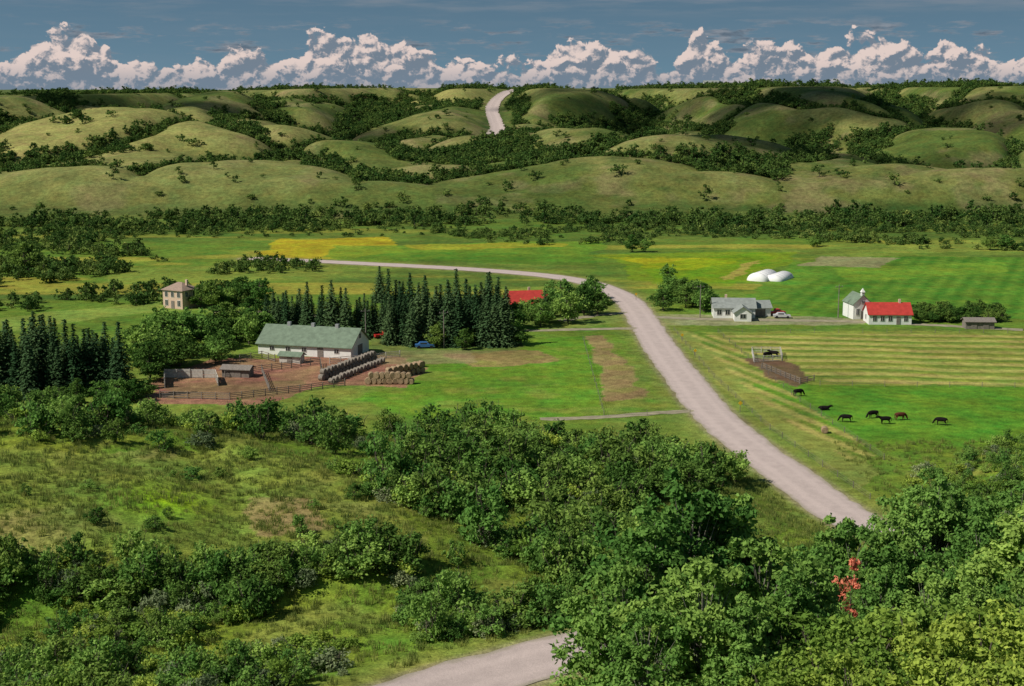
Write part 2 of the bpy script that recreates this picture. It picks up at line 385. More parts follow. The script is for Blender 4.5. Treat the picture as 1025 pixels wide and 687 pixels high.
# road verges
dr,_=dist_poly(x[y<520],y[y<520],ROAD[::2]); D=np.full(len(x),1e9); D[y<520]=dr
paint(sm(11,4.5,D)*(.6+.6*n_mid)*(y<520),(.20,.22,.07),.75)
paint(sm(5.6,4.2,D)*(y<520),(.27,.23,.15),.7)
ncol=len(ss); nrow=len(ys)
idx=np.arange(nrow*ncol).reshape(nrow,ncol)
Q=np.stack([idx[:-1,:-1],idx[:-1,1:],idx[1:,1:],idx[1:,:-1]],-1).reshape(-1,4)
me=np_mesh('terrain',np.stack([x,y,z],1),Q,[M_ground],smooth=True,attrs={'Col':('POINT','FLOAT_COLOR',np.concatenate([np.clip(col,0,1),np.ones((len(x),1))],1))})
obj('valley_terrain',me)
# ------------------------------------------------------------------ roads
def ribbon(name,P,w,mat,lift=.06,use_ter=False,jit=.25):
    P=np.array(P,float); n=len(P)
    T=np.gradient(P[:,:2],axis=0); T/=np.linalg.norm(T,axis=1)[:,None]+1e-9; Nn=np.stack([-T[:,1],T[:,0]],1)
    V=[];K=7
    for i in range(n):
        for k in range(K):
            s=(k/(K-1)-.5)*w
            if k in (0,K-1): s+=(fbm(P[i,0]/2.5+k*9,P[i,1]/2.5,2)-.5)*jit*4
            px,py=P[i,:2]+Nn[i]*s
            V.append((px,py,P[i,2]))
    V=np.array(V)
    crown=np.tile(1-np.abs(np.linspace(-1,1,K))**2,n)*.06
    if use_ter: V[:,2]=height(V[:,0],V[:,1])
    V[:,2]+=lift+crown
    I=np.arange(n*K).reshape(n,K); Qq=np.stack([I[:-1,:-1],I[1:,:-1],I[1:,1:],I[:-1,1:]],-1).reshape(-1,4)
    return obj(name,np_mesh(name,V,Qq,[mat],smooth=True,attrs={'ac':('POINT','FLOAT',np.tile(np.linspace(-1,1,K),n))}))
ribbon('gravel_road',ROAD,8.4,M_gravel)
FR=catmull([(a,b,0) for a,b in FARROAD_XY],4)
ribbon('hill_road',FR,12,M_gravel,.5,True,.6)
def track(name,L,w,mat=M_track,lift=.035): return ribbon(name,catmull([(*F(u,v),0) for u,v in L],1.5),w,mat,lift,jit=.35)
track('farm_track',[(540,419),(580,418),(620,416),(660,413),(694,411)],2.4)
track('farm_track',[(515,331),(560,330),(600,329),(648,328)],3.2)
track('farm_track',[(560,321),(600,315),(636,312)],3.0)
track('farm_track',[(655,317),(700,319),(760,320),(820,321),(870,322),(930,325),(1023,330)],3.6)
track('farm_track',[(330,318),(280,312),(215,312)],2.4)
# ------------------------------------------------------------------ plants
def quads(C,Nn,size,asp=.62):
    n=len(C); R=rng.normal(size=(n,3)); Nn=Nn/(np.linalg.norm(Nn,axis=1)[:,None]+1e-9)
    T=np.cross(Nn,R); T/=np.linalg.norm(T,axis=1)[:,None]+1e-9; B=np.cross(Nn,T)
    s=np.asarray(size).reshape(-1,1)*np.ones((n,1))
    V=np.stack([C+T*s,C+B*s*asp,C-T*s,C-B*s*asp],1).reshape(-1,3)
    return V,np.arange(4*n).reshape(n,4)
def tube_np(p0,p1,r0,r1,n=6):
    p0=np.array(p0,float);p1=np.array(p1,float);a=p1-p0;a/=np.linalg.norm(a)+1e-9
    t=np.cross(a,[0,0,1] if abs(a[2])<.9 else [1,0,0]);t/=np.linalg.norm(t);b=np.cross(a,t)
    q=np.arange(n)*2*math.pi/n; ring=np.outer(np.cos(q),t)+np.outer(np.sin(q),b)
    V=np.concatenate([p0+ring*r0,p1+ring*r1]); Fq=np.array([(i,(i+1)%n,n+(i+1)%n,n+i) for i in range(n)]); return V,Fq
def assemble(name,parts,mats):
    V=[];Fs=[];M=[];A=[];b=0
    for v,f,m,a in parts:
        V.append(v);Fs.append(f+b);b+=len(v);M.append(np.full(len(f),m));A.append(np.broadcast_to(a,(len(f),)))
    return np_mesh(name,np.concatenate(V),np.concatenate(Fs),mats,np.concatenate(M),attrs={'lc':('FACE','FLOAT',np.concatenate(A))})
def rand_dir(n):
    d=rng.normal(size=(n,3)); return d/np.linalg.norm(d,axis=1)[:,None]
def deciduous(name,h,w,nclump,nleaf,ls,mat,bark=None,base=.25,crad=.22,trunk=.16,multi=1,taper=1.0,vz=.8,soft=.45):
    parts=[]; cz=h*(base+(1-base)/2); rz=h*(1-base)/2; bark=bark or M_bark
    stems=[]
    for s in range(multi):
        off=np.array([rng.normal()*.12*w*(multi>1),rng.normal()*.12*w*(multi>1),0])
        p=np.zeros(3)+off*.3; top=np.array([off[0]*1.8,off[1]*1.8,h*.9]); segs=6; prev=p
        for k in range(1,segs+1):
            q=p+(top-p)*k/segs+np.array([rng.normal()*.02*w,rng.normal()*.02*w,0])
            v,f=tube_np(prev,q,trunk*(1-(k-1)/segs)**.8+.01,trunk*(1-k/segs)**.8+.01,7); parts.append((v,f,0,0.5)); stems.append((prev,q)); prev=q
    for c in range(nclump):
        d=rand_dir(1)[0]; r=rng.uniform(.3,1.0)**.6
        zz=cz+d[2]*rz*r*.92; frac=(zz-cz)/rz
        ww=w/2*(1-.45*max(0,frac)*taper)*(.66+.7*rng.random())
        ctr=np.array([d[0]*ww*r,d[1]*ww*r,zz]); cr=crad*w*rng.uniform(.45,1.35)*(1-.35*max(0,frac))
        a0=np.array([0,0,max(h*base*.6,zz-h*.22)])*1.0
        st=stems[min(len(stems)-1,int(a0[2]/(h*.9)*6))+0][0] if multi==1 else stems[rng.integers(len(stems))][0]
        a0=np.array([st[0],st[1],min(a0[2],zz)])
        mid=(a0+ctr)/2+np.array([0,0,-.04*h])
        rb=trunk*.28
        v,f=tube_np(a0,mid,rb,rb*.6,4);parts.append((v,f,0,.5)); v,f=tube_np(mid,ctr,rb*.6,rb*.2,4);parts.append((v,f,0,.5))
        n=max(6,int(nleaf/nclump*rng.uniform(.6,1.4))); dd=rand_dir(n); rr=rng.random(n)**soft*rng.uniform(.8,1.25,n)
        dd[:,2]=np.where(dd[:,2]<-.2,dd[:,2]*.5,dd[:,2])
        Cc=ctr+dd*rr[:,None]*cr*np.array([1.1,1.1,vz])*(1+.35*np.sin(dd[:,0:1]*7+c)*np.cos(dd[:,1:2]*6))
        Cc[:,2]=np.maximum(Cc[:,2],.03*h)
        Nn=dd*.7+rng.normal(size=(n,3))*.7+np.array([0,0,.35])
        v,f=quads(Cc,Nn,ls*rng.uniform(.6,1.3,n)); parts.append((v,f,1,np.clip(rng.random()*.75+rng.random(n)*.45-.05,0,1)))
    return assemble(name,parts,[bark,mat])
def spruce(name,h,w,levels,ls,mat=None):
    parts=[]; v,f=tube_np((0,0,0),(0,0,h*.97),.02*h,.01,7); parts.append((v,f,0,.5)); Cc=[];Nn=[];S=[];A=[]
    for l in range(levels):
        t=l/(levels-1); zz=h*(.04+.95*t); R=w/2*(1-t)**.82*(.8+.4*rng.random())+.08
        nb=max(4,int(13*(1-t)+4)); ph=rng.random()*6
        for b in range(nb):
            a=ph+2*math.pi*b/nb+rng.normal()*.12; L=R*rng.uniform(.65,1.15); k=max(2,int(L/(ls*.75))); sh=rng.random()
            for j in range(k):
                r=L*(j+.6)/k; dz=-.28*r+.1*r*r/max(L,.1)
                for q in range(2):
                    Cc.append((math.cos(a)*r+rng.normal()*ls*.25,math.sin(a)*r+rng.normal()*ls*.25,zz+dz+rng.normal()*ls*.18)); Nn.append((math.cos(a)*.5+rng.normal()*.4,math.sin(a)*.5+rng.normal()*.4,.8)); S.append(ls*rng.uniform(.55,1.05)); A.append(min(1,sh*.6+rng.random()*.4))
    v,f=quads(np.array(Cc),np.array(Nn),np.array(S),.42); parts.append((v,f,1,np.array(A)))
    return assemble(name,parts,[M_bark,mat or L_spruce])
def tuft(name,n,h,mat):
    V=[];Fs=[]
    for i in range(n):
        a=rng.random()*6.28; r=rng.random()**.5*.35; bx,by=math.cos(a)*r,math.sin(a)*r; L=h*rng.uniform(.5,1.1); lx,ly=rng.normal()*.25*L,rng.normal()*.25*L; q=rng.random()*3.14; wx,wy=math.cos(q)*.022,math.sin(q)*.022; b=len(V)
        V+=[(bx-wx,by-wy,0),(bx+wx,by+wy,0),(bx+lx*.5+wx*.7,by+ly*.5+wy*.7,L*.6),(bx+lx*.5-wx*.7,by+ly*.5-wy*.7,L*.6),(bx+lx+wx*.15,by+ly+wy*.15,L),(bx+lx-wx*.15,by+ly-wy*.15,L)]
        Fs+=[(b,b+1,b+2,b+3),(b+3,b+2,b+4,b+5)]
    return np_mesh(name,V,Fs,[mat],attrs={'lc':('FACE','FLOAT',rng.random(len(Fs)))})
poplars=[deciduous('poplar_a',17,9.5,190,38000,.15,L_pop,M_poplarbark,.10,.085,.2,vz=1.0,soft=.6),deciduous('poplar_b',15,7.5,150,28000,.15,L_pop,M_poplarbark,.10,.09,.18,vz=1.1,soft=.6),deciduous('poplar_c',13,7,130,22000,.15,L_pop,M_poplarbark,.08,.095,.16,vz=1.1,soft=.6)]
brights=[deciduous('bright_a',8,7,130,13000,.14,L_bright,None,.04,.09,.12,3,.4,vz=1.1,soft=.6),deciduous('bright_b',7,7.5,130,13000,.14,L_bright,None,.04,.09,.12,3,.4,vz=1.0,soft=.6)]
mids=[deciduous('mid_a',9,7,42,2600,.30,L_dark,None,.06,.17,.2),deciduous('mid_b',8,8,44,2600,.30,L_dark,None,.05,.16,.2),deciduous('mid_c',10,7,42,2600,.30,L_pop,None,.08,.17,.2),deciduous('mid_d',7,7,36,2200,.30,L_pop,None,.04,.17,.2)]
shr_d=[deciduous('shrub_%d'%i,hh_,2.8,26,1400,.12,m,None,.02,.17,.035,4,.5,vz=1.1) for i,(m,hh_) in enumerate([(L_dark,2.4),(L_pop,3.0),(L_pop,2.1),(L_dark,2.8)])]
shr_b=[deciduous('shrubb_%d'%i,hh_,2.4,22,1100,.11,m,None,.02,.17,.03,4,.5,vz=1.1) for i,(m,hh_) in enumerate([(L_bright,1.7),(L_silver,1.5),(L_pop,2.1),(L_bright,1.3)])]
fars=[deciduous('far_%d'%i,h,w,9,230,.55,L_far,None,.03,.28,.12,1,.6) for i,(h,w) in enumerate([(6,6),(5,7),(7,6),(4,6)])]
farb=[deciduous('farb_%d'%i,h,w,9,230,.5,m,None,.03,.28,.12,1,.6) for i,(h,w,m) in enumerate([(5,6,L_farb),(3.5,6,L_far),(5,5,L_farb),(3,6,L_farb)])]
spr=[spruce('spruce_a',14,6.0,34,.42),spruce('spruce_b',13,5.2,32,.42),spruce('spruce_c',15,6.6,36,.44)]
tufts=[tuft('tuft_a',26,.5,L_grass),tuft('tuft_b',22,.38,L_grass)]
def proto_coll(name,meshes):
    c=bpy.data.collections.new(name)
    for i,m in enumerate(meshes):
        o=bpy.data.objects.new('%s_%02d'%(name,i),m); c.objects.link(o)
    return c
PC={'mid':proto_coll('bush_tree_kinds',mids),'shd':proto_coll('dark_shrub_kinds',shr_d),'shb':proto_coll('light_shrub_kinds',shr_b),'far':proto_coll('far_tree_kinds',fars),'farb':proto_coll('far_bush_kinds',farb),'tuft':proto_coll('grass_tuft_kinds',tufts)}
def gn_tree(coll):
    ng=bpy.data.node_groups.new('scatter_'+coll.name,'GeometryNodeTree')
    ng.interface.new_socket('Geometry',in_out='INPUT',socket_type='NodeSocketGeometry'); ng.interface.new_socket('Geometry',in_out='OUTPUT',socket_type='NodeSocketGeometry')
    a=ng.nodes.new('NodeGroupInput'); b=ng.nodes.new('NodeGroupOutput'); ip=ng.nodes.new('GeometryNodeInstanceOnPoints'); ci=ng.nodes.new('GeometryNodeCollectionInfo')
    ci.inputs['Collection'].default_value=coll; ci.inputs['Separate Children'].default_value=True; ci.inputs['Reset Children'].default_value=True
    def na(n,t):
        q=ng.nodes.new('GeometryNodeInputNamedAttribute'); q.data_type=t; q.inputs['Name'].default_value=n; return q.outputs['Attribute']
    ng.links.new(a.outputs[0],ip.inputs['Points']); ng.links.new(ci.outputs[0],ip.inputs['Instance']); ip.inputs['Pick Instance'].default_value=True
    ng.links.new(na('idx','INT'),ip.inputs['Instance Index']); ng.links.new(na('rot','FLOAT_VECTOR'),ip.inputs['Rotation']); ng.links.new(na('scl','FLOAT_VECTOR'),ip.inputs['Scale'])
    ng.links.new(ip.outputs[0],b.inputs[0]); return ng
GN={k:gn_tree(c) for k,c in PC.items()}
def scatter(name,kind,xs,ys_,smin,smax,sink=.1,zs=None):
    xs=np.asarray(xs);ys_=np.asarray(ys_); n=len(xs)
    if n==0: return
    zv=height(xs,ys_) if zs is None else zs
    s=smin+(smax-smin)*rng.random(n)**1.3
    me=bpy.data.meshes.new(name); me.vertices.add(n); me.vertices.foreach_set('co',np.stack([xs,ys_,zv-sink*s],1).astype(np.float32).ravel())
    a=me.attributes.new('idx','INT','POINT'); a.data.foreach_set('value',rng.integers(0,len(PC[kind].objects),n).astype(np.int32))
    a=me.attributes.new('rot','FLOAT_VECTOR','POINT'); a.data.foreach_set('vector',np.stack([rng.normal(size=n)*.05,rng.normal(size=n)*.05,rng.random(n)*6.28],1).astype(np.float32).ravel())
    a=me.attributes.new('scl','FLOAT_VECTOR','POINT'); a.data.foreach_set('vector',np.stack([s*rng.uniform(.85,1.2,n),s*rng.uniform(.85,1.2,n),s*rng.uniform(.75,1.3,n)],1).astype(np.float32).ravel())
    o=obj(name,me); md=o.modifiers.new('scatter','NODES'); md.node_group=GN[kind]; return o
def sample(P,n,thr=None,sc=8,clear_road=7):
    P=np.array([p[:2] for p in P]); lo=P.min(0);hi=P.max(0); q=rng.uniform(lo,hi,(n*12,2)); q=q[inpoly(q[:,0],q[:,1],P)]
    if thr is not None: q=q[fbm(q[:,0]/sc,q[:,1]/sc,3)+rng.normal(size=len(q))*.04>thr]
    if len(q):
        d,_=dist_poly(q[:,0],q[:,1],ROAD[::2]); q=q[d>clear_road]
    return q[:n,0],q[:n,1]
# hills: trees gather in the draws
nC=280000
yy=rng.uniform(665,1600,nC); xx=rng.uniform(-.6,.6,nC)*yy; cc=conc(xx,yy); nn=fbm(xx/60+3,yy/60,4)
s1,s2,s3=draws(xx,yy); rv=np.maximum((1-s1)*1.08*sm(740,900,yy),np.maximum((1-s2),(1-s3))*.95*sm(680,800,yy))
pr=sm(.60,.86,rv+(nn-.5)*1.1+.07*cc)*.62+sm(.60,.68,nn)*.10*sm(-2.5,0,cc)*sm(760,900,yy)+.004
pr*=np.where((xx<-180)&(yy<1020),.5,1.)
xr=np.interp(yy,[p[1] for p in FARROAD_XY],[p[0] for p in FARROAD_XY]); pr*=~((np.abs(xx-xr)<13)&(yy>1000))
k=rng.random(nC)<pr; k2=k&(rng.random(nC)<.22); k=k&~k2
scatter('hillside_trees','far',xx[k],yy[k],.35,1.05); scatter('hillside_bushes','farb',xx[k2],yy[k2],.3,.8)
xx=rng.uniform(-.6,.6,2600)*1590; yyy=1560+rng.normal(size=2600)*22; kk=fbm(xx/70,yyy*0+2,3)>.48
scatter('rim_trees','far',xx[kk],yyy[kk],.35,.75)
xx=rng.uniform(-430,430,4200); yy=655+rng.normal(size=4200)*17+18*(fbm(xx/60,xx*0,2)-.5)*2; kk=(fbm(xx/30,yy/18,4)>.47)
k2=kk&(rng.random(4200)<.35); kk=kk&~k2
scatter('riverside_trees','far',xx[kk],yy[kk],.4,1.0); scatter('riverside_bushes','farb',xx[k2],yy[k2],.4,.9)
# valley shrub belts
belts=[([(-60,228),(140,228),(330,222),(330,232),(140,240),(-60,240)],330,.46,.3,.8),([(-60,243),(120,240),(150,256),(60,262),(-60,262)],230,.44,.3,.8),
 ([(-60,264),(100,258),(130,272),(40,284),(-60,290)],170,.44,.35,.9),([(60,296),(165,288),(250,292),(275,306),(150,305),(60,304)],90,None,.45,.9),([(-40,300),(40,300),(40,312),(-40,316)],30,None,.4,.8),
 ([(420,232),(640,226),(760,234),(640,248),(500,244)],330,.49,.25,.6),([(640,226),(1100,222),(1100,240),(900,246),(760,240)],520,.48,.25,.7),([(880,240),(1100,238),(1100,252),(920,250)],130,.5,.3,.7),([(150,258),(300,258),(330,272),(180,276)],80,.47,.3,.7),([(560,228),(1100,225),(1100,234),(600,236)],200,None,.2,.5),([(0,225),(560,225),(560,236),(0,240)],160,None,.2,.5)]
for P,n,thr,a,b in belts:
    X,Y=sample(PX(P),n,thr,22); m=rng.random(len(X))<.5
    scatter('shrub_belt','far',X[m],Y[m],a,b); scatter('shrub_belt','farb',X[~m],Y[~m],a,b)
# big clumps as separate trees
def tree_objs(name,meshes,P,n,a,b,kinds=None,clear=7,mind=2.2):
    X,Y=sample(P,n*4,None,clear_road=clear); done=[]
    for i in range(len(X)):
        if len(done)>=n: break
        if any((X[i]-p)**2+(Y[i]-q)**2<mind**2 for p,q in done): continue
        done.append((X[i],Y[i])); s=random.uniform(a,b)
        obj(name,random.choice(meshes),(X[i],Y[i],hz(X[i],Y[i])-.1),random.random()*6.28,(s*random.uniform(.85,1.15),s*random.uniform(.85,1.15),s*random.uniform(.85,1.15)))
tree_objs('deciduous_tree',mids,PX([(125,362),(160,340),(240,330),(275,338),(232,356),(215,368),(150,384)]),34,.75,1.15)
tree_objs('deciduous_tree',mids,PX([(196,306),(230,298),(268,300),(258,310),(200,309)]),9,.6,.95)
tree_objs('deciduous_tree',mids,PX([(500,330),(540,328),(596,320),(602,304),(560,308),(545,318),(500,322)]),15,.7,1.05)
tree_objs('deciduous_tree',mids,PX([(560,300),(600,293),(606,303),(570,308)]),5,.7,1.0)
tree_objs('deciduous_tree',mids,PX([(660,313),(664,298),(700,296),(712,306),(706,314)]),14,.7,1.0)
tree_objs('deciduous_tree',mids,PX([(380,340),(480,342),(470,350),(400,348)]),6,.5,.7)
tree_objs('deciduous_tree',mids[:2],PX([(914,323),(1004,323),(1004,316),(914,316)]),46,.40,.56,mind=1.0)
tree_objs('deciduous_tree',mids,PX([(812,250),(828,250),(828,246),(812,246)]),2,.5,.6)
tree_objs('deciduous_tree',mids,PX([(0,404),(120,402),(150,396),(150,404),(0,412)]),10,.4,.6)
for u,v,s in [(632,252,.75),(645,252,.6),(668,283,.7),(505,338,.8),(250,322,.9),(225,328,.9),(25,272,1.35),(1005,250,.9),(990,250,.7),(521,345,.6)]:
    X,Y=F(u,v); obj('deciduous_tree',random.choice(mids),(X,Y,-.1),random.random()*6,s)
# spruces
def spr_obj(u,v,s):
    X,Y=F(u,v); obj('spruce_tree',random.choice(spr),(X,Y,-.1),random.random()*6,(s*random.uniform(.95,1.3),s*random.uniform(.95,1.3),s*random.uniform(.78,1.12)))
for i in range(26): spr_obj(392+i*4.6+random.uniform(-2,2),345+random.uniform(-3,2),random.uniform(.76,1.02))
for i in range(34): spr_obj(268+i*4.2+random.uniform(-2,2),330+i*.25+random.uniform(-3,3),random.uniform(.6,.88))
for i in range(24): spr_obj(390+i*5.0+random.uniform(-2,2),331+random.uniform(-3,3),random.uniform(.75,1.05))
for i in range(19): spr_obj(-12+i*7.4+random.uniform(-2.5,2.5),394+random.uniform(-5,4),random.uniform(.8,1.15))
for i in range(14): spr_obj(-12+i*9+random.uniform(-2.5,2.5),382+random.uniform(-5,4),random.uniform(.8,1.0))
spr_obj(380,302,.95); spr_obj(488,322,.85); spr_obj(497,330,.8); spr_obj(545,318,.5)
# near hillside shrubs
near=[([(-60,395),(-60,432),(60,446),(225,456),(228,436),(120,424)],130,None,1.1,2.1,'shd'),
 ([(-60,395),(-60,432),(60,446),(225,456),(228,436),(120,424)],50,None,1.0,1.6,'shb'),
 ([(185,430),(300,420),(420,425),(560,440),(700,462),(730,492),(640,520),(560,490),(450,470),(400,470),(300,450),(230,446)],190,.48,.8,2.3,'shd'),
 ([(185,430),(300,420),(420,425),(560,440),(700,462),(730,492),(640,520),(560,490),(450,470),(400,470),(300,450),(230,446)],140,.44,.6,1.8,'shb'),
 ([(330,470),(400,476),(560,490),(640,500),(650,570),(600,620),(540,570),(430,520),(380,500)],140,.47,.8,2.2,'shd'),
 ([(330,470),(400,476),(560,490),(640,500),(650,570),(600,620),(540,570),(430,520),(380,500)],230,.42,.6,1.7,'shb'),
 ([(-60,560),(120,566),(250,570),(420,545),(560,600),(600,634),(500,650),(380,650),(250,620),(100,610),(-60,600)],150,.51,.5,1.8,'shd'),
 ([(-60,560),(120,566),(250,570),(420,545),(560,600),(600,634),(500,650),(380,640),(320,660),(380,687),(250,720),(-60,720)],620,.43,.35,1.4,'shb'),
 ([(-60,620),(200,640),(330,660),(300,720),(-60,720)],70,.52,.6,1.4,'shd'),
 ([(0,450),(330,462),(420,540),(0,545)],13,None,.4,1.1,'shd'),
 ([(925,462),(1100,430),(1100,520),(930,520)],80,.47,.6,1.4,'shd'),
 ([(910,470),(1100,440),(1100,520),(900,520)],150,.44,.5,1.3,'shb')]
for P,n,thr,a,b,kd in near:
    X,Y=sample(GXp(P),n,thr,7,8.0); scatter('shrub_thicket',kd,X,Y,a,b)
# slope just under the viewpoint
for kd,n,a,b in (('shd',200,.9,1.7),('shb',420,.8,1.8)):
    X,Y=sample([(10,98),(14,64),(22,50),(60,50),(95,110),(95,165),(62,165),(58,140),(40,130),(24,124),(14,114)],n,None,9,6.5); scatter('shrub_thicket',kd,X,Y,a,b)
X,Y=sample([(-2,104),(6,104),(9,112),(3,114.5)],14,None,9,5.2); scatter('shrub_thicket','shb',X,Y,.6,1.0)
X,Y=sample([(-90,84),(-90,40),(30,40),(12,60),(4,92),(-20,90)],400,.45,9,6.5); scatter('shrub_thicket','shb',X,Y,.5,.9)
# individually standing trees on the near slope
def T(name,me_,x_,y_,s,sz=1): obj(name,me_,(x_,y_,hz(x_,y_)-.2),random.random()*6,(s,s,s*sz))
def Ttop(name,me_,H,u,v,y_,wd=1.0):
    """tree at bearing u, distance y_, tall enough that its crown reaches depression v"""
    d=ray(u,v); t=y_/d[1]; x_=d[0]*t; zt=CAMZ+d[2]*t; g=hz(x_,y_); s=(zt-g)/(H*.97); obj(name,me_,(x_,y_,g-.2),random.random()*6,(s*wd,s*wd,s))
HP=[17,15,13]
for u,v,y_,k,wd in [(692,462,84,0,1.0),(655,500,80,1,1.05),(735,488,86,1,1.05),(625,555,78,2,1.0),(768,530,82,2,1.0),(792,565,78,1,.9),(705,550,72,2,1.1),(650,600,70,2,1.0),(745,590,70,1,1.0),(838,512,112,1,1.0),(860,518,110,2,1.0),(815,540,108,2,1.0),(868,560,100,2,.9),
  (928,468,118,0,1.0),(900,510,112,1,1.0),(957,482,120,1,1.0),(988,504,108,0,1.0),(1015,474,114,0,1.05),(1040,490,105,1,1.1),(885,560,96,1,.95),(930,565,92,2,1.0),(975,570,90,1,1.0),(1020,565,92,2,1.0),(1060,520,100,0,1.1)]:
    Ttop('poplar_tree',poplars[k],HP[k],u,v,y_,wd)
for u,v,y_ in [(810,605,74),(850,618,70),(900,608,72),(945,612,70),(990,602,73),(1035,608,70),(790,650,63),(840,655,62),(890,652,63),(940,656,61),(990,655,62),(1040,655,62),(1080,605,72)]:
    k=random.choice([0,1]); Ttop('shrubby_tree',brights[k],[8,7][k],u,v,y_,1.0)
for u,v,s in [(735,482,.75),(540,470,.6),(520,478,.55),(470,475,.5),(590,500,.6),(620,490,.6),(655,500,.7),(690,500,.75),(480,510,.45),(300,580,.35),(135,565,.3),(560,530,.5),(355,500,.3),(360,570,.4),(250,460,.3)]:
    g=G(u,v); T('deciduous_tree',random.choice(mids),g[0],g[1],s)
orange=deciduous('orange_leaf_tree',12,1.7,12,520,.12,L_orange,None,.62,.2,.06,1,vz=1.2)
Ttop('autumn_leaf_tree',orange,12,853,552,88,.85)
# grass tufts
X,Y=sample([(-95,112),(45,112),(45,235),(-95,235)],20000,.30,6,5.5); scatter('grass','tuft',X,Y,.6,1.5,0)
X,Y=sample([(55,115),(110,115),(110,240),(55,240)],4000,None,6,5.5); scatter('grass','tuft',X,Y,.6,1.5,0)
# ------------------------------------------------------------------ buildings
def empty(name,loc,rot): 
    e=bpy.data.objects.new(name,None); e.location=loc; e.rotation_euler=(0,0,rot); e.empty_display_size=1; COL.objects.link(e); return e
def part(parent,name,b,mats,smooth=False): return obj(name,b.mesh(name,mats,smooth),parent=parent)
def house(name,u,v,rot,L,W,Hw,Hr,wall,roof,hip=0,over=.4,wins=(),doors=(),chimney=None,xy=None):
    X,Y=xy or F(u,v); e=empty(name,(X,Y,0),math.radians(rot)); b=MB()
    l,w=L/2,W/2
    V=[(-l,-w,-.2),(l,-w,-.2),(l,w,-.2),(-l,w,-.2),(-l,-w,Hw),(l,-w,Hw),(l,w,Hw),(-l,w,Hw)]
    Fs=[(0,1,5,4),(2,3,7,6)]
    if hip: Fs+=[(1,2,6,5),(3,0,4,7)]
    else: V+=[(-l,0,Hw+Hr),(l,0,Hw+Hr)]; Fs+=[(1,2,6,9,5),(3,0,4,8,7)]
    b.add(V,Fs); part(e,'walls',b,[wall])
    r=MB(); o=over; sl=Hr/w; t=.14
    h0=Hw-sl*o+.05; top=Hw+Hr+.05
    hx=l+o; rx=(l-hip) if hip else hx
    V=[]
    for dz in (0,t): V+=[(-hx,-w-o,h0+dz),(hx,-w-o,h0+dz),(hx,w+o,h0+dz),(-hx,w+o,h0+dz),(-rx,0,top+dz),(rx,0,top+dz)]
    Fs=[(6,7,11,10),(8,9,10,11),(1,0,4,5),(3,2,5,4),(0,1,7,6),(2,3,9,8)]
    if hip: Fs+=[(7,8,11),(9,6,10),(1,5,2),(0,3,4),(1,2,8,7),(3,0,6,9)]
    else: Fs+=[(1,5,11,7),(5,2,8,11),(0,6,10,4),(4,10,9,3)]
    r.add(V,Fs); part(e,'roof',r,[roof])
    g=MB(); fr=MB()
    for side,p,zc,ww,hh in wins:
        if side in 'fb':
            s=-1 if side=='f' else 1; fr.box(p,s*(w+.03),zc,ww+.24,.1,hh+.24); g.box(p,s*(w+.07),zc,ww,.08,hh); fr.box(p,s*(w+.125),zc,.06,.03,hh)
        else:
            s=-1 if side=='l' else 1; fr.box(s*(l+.03),p,zc,.1,ww+.24,hh+.24); g.box(s*(l+.07),p,zc,.08,ww,hh); fr.box(s*(l+.125),p,zc,.03,.06,hh)
    if wins: part(e,'window_frames',fr,[M_trim]); part(e,'window_panes',g,[M_glass])
    dd=MB()
    for side,p,ww,hh in doors:
        if side in 'fb': s=-1 if side=='f' else 1; dd.box(p,s*(w+.05),hh/2,ww,.1,hh)
        else: s=-1 if side=='l' else 1; dd.box(s*(l+.05),p,hh/2,.1,ww,hh)
    if doors: part(e,'doors',dd,[M_wood])
    if chimney: c=MB(); c.box(chimney[0],chimney[1],Hw+Hr+.2,.6,.6,1.6); part(e,'chimney',c,[M_brick])
    return e
house('brick_farmhouse',181,307,-28,7.0,6.6,5.2,1.7,M_brick,M_brownroof,hip=2.8,wins=[('f',-2.2,1.6,.9,1.5),('f',2.2,1.6,.9,1.5),('f',-2.2,4.0,.9,1.4),('f',0,4.0,.9,1.4),('f',2.2,4.0,.9,1.4),('l',-1.6,1.6,.9,1.5),('l',1.6,1.6,.9,1.5),('l',-1.6,4,.9,1.4),('l',1.6,4,.9,1.4),('r',-1.6,4,.9,1.4),('r',1.6,4,.9,1.4)],doors=[('f',0,1.1,2.2)],chimney=(2.4,0))
barn=house('green_roofed_barn',314,352,-16,23,11,2.6,3.4,M_white,M_greenroof,over=.5,wins=[('f',-8,1.5,1.0,.8),('f',-4,1.5,1.0,.8),('f',0,1.5,1.0,.8),('f',8,1.5,1.0,.8),('r',0,4.4,1.0,1.0)],doors=[('f',4,1.4,2.1),('r',0,2.6,2.4)])
b=MB(); 
for i in (-6,0,6): b.box(i,0,6.4,.8,.8,.9)
part(barn,'roof_vents',b,[M_steel])
house('lean_to_shed',292,362,-16,5,2.5,1.6,.6,M_offwhite,M_greenroof,doors=[('f',0,1.2,1.4)])
house('livestock_shelter',238,376,-10,6,3,1.7,.6,M_wood,M_wood,doors=[('f',0,2.4,1.4)])
house('red_roofed_house',524,312,12,9.5,7.5,3.0,2.8,M_offwhite,M_redroof,wins=[('f',-2.5,1.6,1.1,1.2),('f',2.5,1.6,1.1,1.2),('l',0,1.8,1.1,1.2)],doors=[('f',0,1,2.1)],chimney=(1.5,.5))
house('red_roofed_cottage',550,309,100,5,4.4,2.6,2.4,M_white,M_redroof,wins=[('l',0,1.6,1.1,1.1)])
house('red_farm_shed',371,333,10,4.2,4,2.2,1.2,M_red,M_redroof,doors=[('f',0,2,1.9)])
